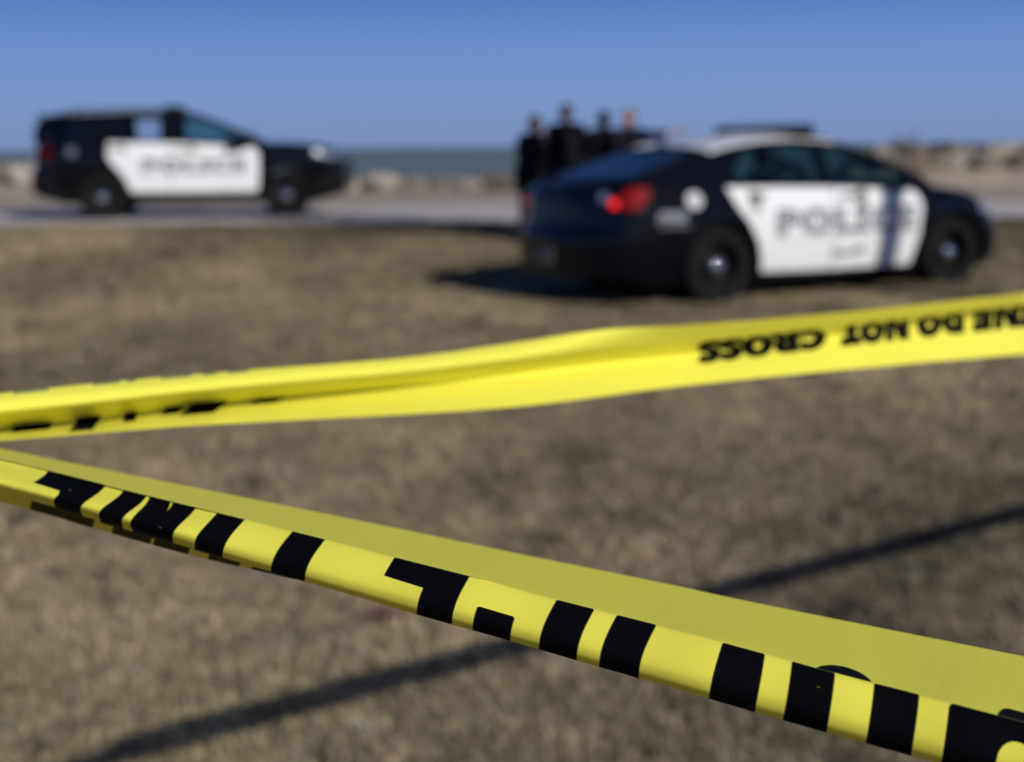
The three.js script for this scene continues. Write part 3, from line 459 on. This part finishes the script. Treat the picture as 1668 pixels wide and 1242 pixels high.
function person(label, pos, turn, H, o) {
  const t = thing('person', label, 'person', pos, turn), s = H / 1.78, v = (x, y, z) => V(x * s, y * s, z * s);   // faces +z, its left hand at +x
  const lean = o.lean ?? 0, Lz = (y) => lean * Math.max(0, y - .95), hip = [v(.09, .95, 0), v(-.09, .95, 0)], kn = [v(.11, .5, .02), v(-.11, .5, .01)], an = [v(.12, .09, -.02), v(-.12, .09, -.02)];
  const sh = [v(.165, 1.45, Lz(1.45)), v(-.165, 1.45, Lz(1.45))], chest = v(0, 1.32, Lz(1.32) + .01), waist = v(0, 1.08, Lz(1.08)), neck = v(0, 1.51, Lz(1.5)), head = v(0, 1.665, Lz(1.66) + .03);
  const arms = [o.left ?? [[.215, 1.17, -.03], [.2, .93, .05]], o.right ?? [[-.215, 1.17, -.03], [-.2, .93, .05]]].map(([e, w]) => [v(e[0], e[1], e[2] + Lz(e[1])), v(w[0], w[1], w[2] + Lz(w[1]))]);
  const skin = std({ color: o.skin, roughness: .55 }), torso = (g) => [[v(-.07, .98, 0), v(.07, .98, 0), (.125 + g) * s], [waist.clone().add(v(-.05, 0, 0)), waist.clone().add(v(.05, 0, 0)), (.115 + g) * s], [chest.clone().add(v(-.09, 0, 0)), chest.clone().add(v(.09, 0, 0)), (.125 + g) * s], [waist, chest, (.12 + g) * s], [sh[0], sh[1], (.06 + g * .8) * s], [v(0, .98, 0), waist, (.12 + g) * s]];
  const limbs = [[neck, head.clone().add(v(0, -.06, -.03)), .056 * s, .05 * s]];
  for (const i of [0, 1]) limbs.push([hip[i], kn[i], .085 * s, .058 * s], [kn[i], an[i], .056 * s, .038 * s], [sh[i], arms[i][0], .05 * s, .04 * s], [arms[i][0], arms[i][1], .04 * s, .028 * s]);
  // head with brow, nose, cheeks, lips, chin and ears
  const hd = (x, y, z) => head.clone().add(v(x, y, z));
  const face = [[hd(0, .03, -.025), hd(0, .035, .02), .086 * s, .078 * s], [hd(0, -.04, .03), hd(0, -.075, .055), .056 * s, .034 * s], [hd(-.03, .012, .083), hd(.03, .012, .083), .015 * s], [hd(0, .005, .09), hd(0, -.03, .109), .009 * s, .0135 * s], [hd(.018, -.033, .092), hd(-.018, -.033, .092), .009 * s], [hd(-.02, -.062, .085), hd(.02, -.062, .085), .0075 * s], [hd(-.018, -.074, .082), hd(.018, -.074, .082), .008 * s], [hd(0, -.1, .072), hd(0, -.1, .07), .02 * s], [hd(.045, -.025, .06), hd(-.045, -.025, .06), .022 * s], [neck, hd(0, -.05, -.02), .055 * s, .052 * s]];
  for (const e of [1, -1]) face.push([hd(e * .082, .02, -.012), hd(e * .08, -.03, -.005), .013 * s, .009 * s]);
  const hand = (wr, el, thumb) => {                                   // palm, four fingers and a thumb, slightly curled
    const d = wr.clone().sub(el).normalize(), up = Math.abs(d.y) > .8 ? V(0, 0, 1) : V(0, 1, 0), a = up.clone().cross(d).normalize().multiplyScalar(thumb), n = d.clone().cross(a).normalize(), P = (l, w, h) => wr.clone().addScaledVector(d, l * s).addScaledVector(a, w * s).addScaledVector(n, h * s), out = [[P(-.04, 0, 0), P(.02, 0, 0), .026 * s, .026 * s]];
    for (const w of [-.03, -.01, .01, .03]) out.push([P(.01, w * .6, 0), P(.085, w, 0), .014 * s, .011 * s]);
    [[-.031, .060], [-.0105, .072], [.0105, .078], [.031, .068]].forEach(([w, l], i) => { const cu = o.point && i === 3 ? .05 : .45; let q = P(.085, w, 0), ang = cu; for (const f of [.45, .31, .24]) { const e = q.clone().addScaledVector(d, Math.cos(ang) * l * f * s).addScaledVector(n, Math.sin(ang) * l * f * s); out.push([q, e, .0095 * s, .008 * s]); q = e; ang += cu; } });
    out.push([P(.02, .02, .005), P(.052, .047, .014), .014 * s, .0105 * s], [P(.052, .047, .014), P(.085, .052, .022), .0105 * s, .008 * s]); return blob(out, .0045, .006, .012);
  };
  part('body', merge([blob([...torso(0), ...limbs], .02, .05), blob(face, .006, .016, .02), hand(arms[0][1], arms[0][0], -1), hand(arms[1][1], arms[1][0], 1)]), skin, t);
  const eye = std({ color: C(.02, .015, .012), roughness: .2 }); for (const e of [1, -1]) part('eye', new THREE.SphereGeometry(.011 * s, 12, 8).translate(hd(e * .031, 0, .083).x, hd(0, .002, .083).y, hd(0, 0, .083).z), eye, t);
  const jb = [...torso(.058)]; for (const i of [0, 1]) jb.push([sh[i], arms[i][0], .084 * s, .070 * s], [arms[i][0], arms[i][1].clone().lerp(arms[i][0], o.bareArm === i ? .8 : .08), .066 * s, .05 * s]);
  jb.push([v(-.08, .84, .0), v(.08, .84, 0), .17 * s], [neck.clone().add(v(0, -.03, 0)), neck.clone().add(v(0, .02, 0)), .075 * s, .07 * s]);
  part('jacket', blob(jb, .018, .05), phys({ color: o.jacket, roughness: .9, specularIntensity: .3 }), t);
  if (o.vest) part('vest', blob([...torso(.063), [v(-.08, .9, 0), v(.08, .9, 0), .185 * s]], .018, .05), std({ color: o.vest, roughness: .85 }), t);
  const tb = [[v(-.08, .93, 0), v(.08, .93, 0), .14 * s]]; for (const i of [0, 1]) tb.push([hip[i], kn[i], .105 * s, .082 * s], [kn[i], an[i].clone().add(v(0, -.02, 0)), .08 * s, .068 * s]);
  part('trousers', blob(tb, .018, .04), std({ color: o.trousers ?? C(.008, .009, .013), roughness: .9 }), t);
  for (const i of [0, 1]) part('shoe', blob([[an[i].clone().add(v(0, -.035, -.02)), an[i].clone().add(v(0, -.045, .14)), .045 * s, .04 * s], [an[i], an[i].clone().add(v(0, -.03, 0)), .045 * s]], .012, .02), plastic, t);
  const hb = [[hd(0, .05, -.035), hd(0, .055, .005), .092 * s, .080 * s]]; if (!o.short) hb.push([hd(0, .0, -.055), hd(0, -.04, -.05), .07 * s, .05 * s]);
  if (o.cap) { hb.push([hd(0, .06, .05), hd(0, .045, .12), .05 * s, .02 * s]); }
  part(o.cap ? 'cap' : 'hair', blob(hb, .009, .02), std({ color: o.hair, roughness: .9 }), t);
  return t;
}
{
  const spot = (px, d) => { const p = at(px, 300, d); p.y = land(p.x, -p.z) + 0; return p; };
  const dk = C(.008, .009, .014);
  person('person in black with one hand raised to the chin, leftmost of the group', spot(864, 18.0), .75, 1.58, { skin: C(.40, .25, .19), jacket: dk, hair: C(.02, .014, .012), lean: .12, right: [[-.25, 1.22, .1], [-.06, 1.44, .22]] });
  person('tall short-haired person in black facing the camera, second from the left', spot(922, 18.2), 0, 1.71, { skin: C(.38, .20, .15), jacket: C(.006, .007, .010), hair: C(.10, .06, .045), short: true, left: [[.215, 1.2, -.06], [.17, .97, 0]], right: [[-.215, 1.2, -.06], [-.17, .97, 0]] });
  person('person in black with a dark cap, third from the left', spot(984, 18.5), 3.6, 1.62, { skin: C(.35, .21, .16), jacket: dk, hair: C(.008, .008, .01), cap: true });
  person('person in a blue jacket pointing to the right, beside the sedan roof', spot(1024, 18.1), -.5, 1.65, { skin: C(.50, .27, .20), vest: C(.008, .009, .012), jacket: C(.010, .024, .095), hair: C(.16, .09, .06), short: true, point: true, bareArm: 0, left: [[.46, 1.44, .02], [.72, 1.50, -.03]] });
}

// ------------------------------------------------------------------ barrier tape
const TAPE = { s0: -420, s1: 2300 };
function tapeMat(draw, coat, W = 2048, H = 512) {
  const col = textOn(W, H, (g) => { g.fillStyle = '#f5ef5a'; g.fillRect(0, 0, W, H); draw(g, '#06070b', false); });
  const tr = textOn(W, H, (g) => { g.fillStyle = '#ffffff'; g.fillRect(0, 0, W, H); draw(g, '#000000', true); }); tr.colorSpace = THREE.NoColorSpace;
  return phys({ map: col, transmissionMap: tr, transmission: .12, thickness: 0, roughness: .75, specularIntensity: .12, clearcoat: coat, clearcoatRoughness: .14, side: THREE.DoubleSide });
}
{ // near strand: a front flap with the print, a flat shelf behind its crease, a fold hanging under it on the left
  const Cr = spl([[0, 746], [81, 765], [174, 788], [321, 824], [480, 863], [645, 905], [767, 936], [909, 974], [1071, 1015], [1250, 1063], [1360, 1093], [1497, 1128], [1561, 1145], [1668, 1173]]);
  const Tp = spl([[0, 731], [150, 761], [300, 791], [500, 831], [642, 860], [836, 900.5], [1100, 954.5], [1185, 973], [1668, 1070]]);
  const Bo = spl([[0, 800], [90, 825], [204, 861], [315, 893], [444, 932], [580, 972], [680, 1002], [832, 1045], [982, 1089], [1049, 1108], [1275, 1174], [1408, 1211], [1483, 1232], [1668, 1284]]);
  const Un = spl([[0, 818], [51, 831], [153, 861], [300, 902], [420, 931], [500, 953], [600, 977], [800, 1034], [1000, 1092], [1668, 1280]]);
  const D = spl([[0, -40], [450, -39], [640, -31], [1070, -31], [1290, -15], [1668, -13]]), inv = (x) => 1.90 + (2.75 - 1.90) * x / 1668;
  const dz = spl([[0, .0062], [.15, .0034], [.4, .0006], [.7, -.0008], [.88, .0004], [1, .0042]]);
  const nu = 460, NV = { under: 6, front: 22, shelf: 10 }, S0 = -400, S1 = 2000, total = NV.under + NV.front + NV.shelf;
  const fade = (s) => 1 - sstep(240, 420, s);
  const P = (s, j) => {
    const d0 = 1 / inv(s), wob = .0012 * Math.sin(s * .013 + 1) + .0008 * Math.sin(s * .031);
    if (j <= NV.shelf) {                                             // from the far edge of the shelf down to the lip behind the crease
      const t = 1 - j / NV.shelf, xt = s + (Cr(s) - Tp(s)) * .27, x = lerp(s, xt, t), lip = Cr(s) + 3.5, y = lerp(lip, Tp(xt), t);
      return at(x, y, d0 + .006 + .098 * t ** 1.12 + wob * (1 - t) + (.0016 * Math.sin(s * .0173 + 2) + .0022 * fbm(s * .012, t * .8, 77)) * t * (1 - t * .7) * 2.6);
    }
    j -= NV.shelf; const tt = Math.min(1, j / NV.front), right = sstep(1100, 1300, s), gx = lerp(Math.sin(tt * Math.PI / 2), tt ** 1.3, right), xb = s + D(s);
    if (j <= NV.front) {
      const rip = fade(s) * Math.sin(tt * Math.PI * 2), x = s + D(s) * gx + 5 * rip, y = lerp(Cr(s), Bo(xb), tt);
      return at(x, y, d0 + dz(tt) * (d0 / .42) + wob * .4 + fade(s) * .0022 * Math.sin(tt * Math.PI * 2 + .6));
    }
    const f = (j - NV.front) / NV.under, xu = xb - 4 * f, left = 1 - sstep(430, 640, s), yb = Bo(xb), yu = lerp(yb - 5, Math.max(yb, Un(xu)), left);
    return at(xu, lerp(yb, yu, f ** 1.2), d0 + .0042 * (d0 / .42) + lerp(.004, .032, left) * f ** .5);
  };
  const front = [1, 0];
  const geo = gridGeo(nu, total, (u, v, i, j) => P(lerp(S0, S1, u), j), (u, v) => { const s = lerp(S0, S1, u), j = v * total; return [(s - TAPE.s0) / (TAPE.s1 - TAPE.s0), 1 - (j <= NV.shelf ? j / NV.shelf * .3 : j <= NV.shelf + NV.front ? .3 + (j - NV.shelf) / NV.front * .5 : .8 + (j - NV.shelf - NV.front) / NV.under * .2)]; });
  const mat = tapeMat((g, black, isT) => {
    const X = (s) => (s - TAPE.s0) / (TAPE.s1 - TAPE.s0) * 2048, Y = (t) => (.3 + t * .5) * 512; g.fillStyle = black; g.strokeStyle = black; g.lineWidth = 3; g.lineJoin = 'round';
    const poly = (...p) => { g.beginPath(); p.forEach(([s, t], i) => i ? g.lineTo(X(s), Y(t)) : g.moveTo(X(s), Y(t))); g.closePath(); g.fill(); };
    poly([81, .02], [174, .02], [174, 1.1], [131, 1.1], [131, .60], [126, .50], [81, .47]); poly([204, .02], [241, .02], [241, 1.1], [204, 1.1]);
    poly([246, .02], [279, .02], [287, .33], [285, .02], [322, .02], [322, 1.1], [257, 1.1], [254, .6]); poly([357, .02], [402, .02], [402, 1.1], [357, 1.1]); poly([480, .02], [532, .02], [532, 1.1], [480, 1.1]);
    poly([648, .02], [767, .02], [767, 1.1], [710, 1.1], [710, .46], [645, .43], [645, .06]); poly([801, .54], [804, .52], [858, .53], [862, .56], [862, 1.1], [801, 1.1]);
    for (const [a, b] of [[909, 970], [1007, 1071], [1178, 1246], [1290, 1360], [1424, 1497]]) poly([a + 3, .02], [b - 3, .02], [b, .06], [b, 1.1], [a, 1.1], [a, .06]);
    g.fillStyle = black; g.beginPath(); g.moveTo(X(1546), Y(1.1)); g.lineTo(X(1546), Y(.12)); g.quadraticCurveTo(X(1548), Y(.02), X(1562), Y(.02)); g.lineTo(X(1740), Y(.02)); g.lineTo(X(1740), Y(1.1)); g.closePath(); g.fill();
    g.fillStyle = isT ? '#ffffff' : '#f5ef5a'; g.beginPath(); g.moveTo(X(1628), Y(1.1)); g.lineTo(X(1632), Y(.6)); g.quadraticCurveTo(X(1640), Y(.36), X(1662), Y(.36)); g.quadraticCurveTo(X(1686), Y(.36), X(1688), Y(.6)); g.lineTo(X(1690), Y(1.1)); g.closePath(); g.fill();
    for (const [a, b] of [[1800, 1876], [1900, 1976], [2010, 2080]]) { g.fillStyle = black; poly([a, .02], [b, .02], [b, 1.1], [a, 1.1]); }
    g.fillStyle = isT ? '#555555' : '#3c3d0e'; for (const [a, b] of [[93, 195], [226, 288], [293, 350], [382, 432], [452, 520]]) g.fillRect(X(a), 512 * .825, X(b) - X(a), 512 * .175);   // dark olive, less translucent blocks along the hanging fold
    g.fillStyle = black; const ys = (t) => (.3 - t * .3) * 512;         // the tops of two round letters on the shelf
    g.beginPath(); g.moveTo(X(1328), ys(-.02)); g.bezierCurveTo(X(1345), ys(.21), X(1400), ys(.21), X(1422), ys(-.02)); g.closePath(); g.fill();
    g.beginPath(); g.moveTo(X(1624), ys(-.02)); g.quadraticCurveTo(X(1626), ys(.14), X(1640), ys(.14)); g.lineTo(X(1730), ys(.14)); g.lineTo(X(1730), ys(-.02)); g.closePath(); g.fill();
    if (!isT) { g.fillStyle = '#cbb52a'; for (const [s, t] of [[137, .42], [1336, .33], [300, .7]]) { g.beginPath(); g.ellipse(X(s), Y(t), 1.8, 1.2, .4, 0, 7); g.fill(); } }
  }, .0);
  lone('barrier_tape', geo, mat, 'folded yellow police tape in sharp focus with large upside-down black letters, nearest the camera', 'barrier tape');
}
{ // far strand: an upper roll and a lower flap with a valley between them
  const Tp = spl([[0, 641], [201, 620], [403, 603], [655, 583], [840, 558], [998, 536], [1112, 530], [1372, 509], [1668, 477]]);
  const Fo = spl([[0, 704], [150, 688], [300, 668], [460, 652], [650, 633], [840, 613], [1000, 593], [1135, 578], [1370, 547], [1668, 512]]);
  const Bo = spl([[0, 719], [150, 707], [300, 695], [500, 684], [670, 675], [840, 663], [1112, 629], [1424, 598], [1668, 577]]);
  const inv = (x) => 1.5625 - .000421 * x, S0 = -330, S1 = 3050, NA = 16, NB = 12;
  const P = (s, j) => {
    const i = Math.max(inv(s), .22), d0 = 1 / i, k = clamp(s, -330, 1668), right = sstep(820, 1150, s), sc = lerp(1, 1.25, right);
    const t3 = Tp(s), f3 = Fo(s), b3 = Bo(s);
    if (j <= NA) { const t = j / NA, roll = lerp(.004 * (1 - Math.min(1, t / .3)) ** 2 - .005 * Math.sin(Math.min(1, t / .62) * Math.PI / 2) + .036 * sstep(.45, 1, t), -.020 + .036 * t - .003 * Math.sin(t * Math.PI), right); return at(s, lerp(t3, f3, t), d0 + roll * sc + .0012 * Math.sin(s * .011 + t * 2)); }
    const t = (j - NA) / NB, start = lerp(.031, .016, right), end = lerp(-.008, -.012, right); return at(s, lerp(f3, b3, t), d0 + (lerp(start, end, t ** .8) - (.004 * Math.sin(t * Math.PI) + .0018 * Math.sin(s * .045) * t) * (1 - sstep(350, 600, s))) * sc);
  };
  // beyond the frame the strand runs on straight to its second post
  const a = P(1500, 14), b = P(1668, 14), geo = gridGeo(420, NA + NB, (u, v, i, j) => { const s = lerp(S0, 1760, u); const fl = sstep(1668, 1702, s), e = P(s, j); if (!fl) return e; const flat = P(s, NA).add(V(0, .036 - .072 * v, -.014 + .028 * v)); e.lerp(flat, fl); return u < 1 ? e : flat.addScaledVector(V(1, -.03, -.81), 4.3); }, (u, v) => [(lerp(S0, 1760, u) + 330) / 2090, 1 - v]);
  const mat = tapeMat((g, black, isT) => {
    const X = (s) => (s + 330) / 2090 * 2048, Y = (j) => j / (NA + NB) * 512; g.fillStyle = black;
    for (const [s0, s1, j0, j1, sk] of [[18, 86, 14.2, 18.5, 6], [112, 165, 13.5, 24, 14], [200, 224, 14, 20, 4], [262, 300, 14, 18, 10], [290, 372, 13.6, 20, 24], [404, 466, 14.4, 17, 16]]) { g.beginPath(); g.moveTo(X(s0 + sk), Y(j0)); g.lineTo(X(s1), Y(j0)); g.lineTo(X(s1 - sk), Y(j1)); g.lineTo(X(s0), Y(j1)); g.closePath(); g.fill(); }
    if (!isT) g.fillStyle = '#93a05a'; else g.fillStyle = '#888888'; for (const [s0, s1] of [[22, 80], [152, 196], [206, 222], [262, 312], [330, 352], [372, 404]]) g.fillRect(X(s0), Y(0), X(s1) - X(s0), Y(1.1));
    g.fillStyle = black; g.font = 'bold 100px sans-serif'; g.textBaseline = 'alphabetic';
    for (const [word, s0, s1] of [['CROSS', 1138, 1346], ['NOT', 1372, 1482], ['DO', 1493, 1572], ['LINE', 1584, 1716]]) { const w = g.measureText(word).width; g.save(); g.translate(X(s1), Y(10.2)); g.rotate(Math.PI); g.scale((X(s1) - X(s0)) / w, (Y(19.2) - Y(10.2)) / 73); g.fillText(word, 0, 0); g.strokeStyle = black; g.lineWidth = 13; g.strokeText(word, 0, 0); g.restore(); }
  }, .45);
  lone('barrier_tape', geo, mat, 'blurred yellow police tape running behind, rising to the right below the cars', 'barrier tape');
}
// the posts that the two strands are tied to, just outside the frame
const galv = std({ color: C(.42, .43, .44), roughness: .5, metalness: .6 });
function post(x, Z, h, label) { const t = thing('steel_post', label, 'post', V(x, land(x, Z), -Z)); part('pole', new THREE.CylinderGeometry(.02, .02, h, 24).translate(0, h / 2, 0), galv, t); part('cap', new THREE.SphereGeometry(.023, 20, 12, 0, 6.2832, 0, 1.5708).translate(0, h, 0), galv, t); }
post(-.335, .60, 1.36, 'steel post left of the picture that both tape strands are tied to');
post(4.82, 4.72, 1.30, 'steel post right of the picture that holds the far tape strand');

renderer.render(scene, camera);
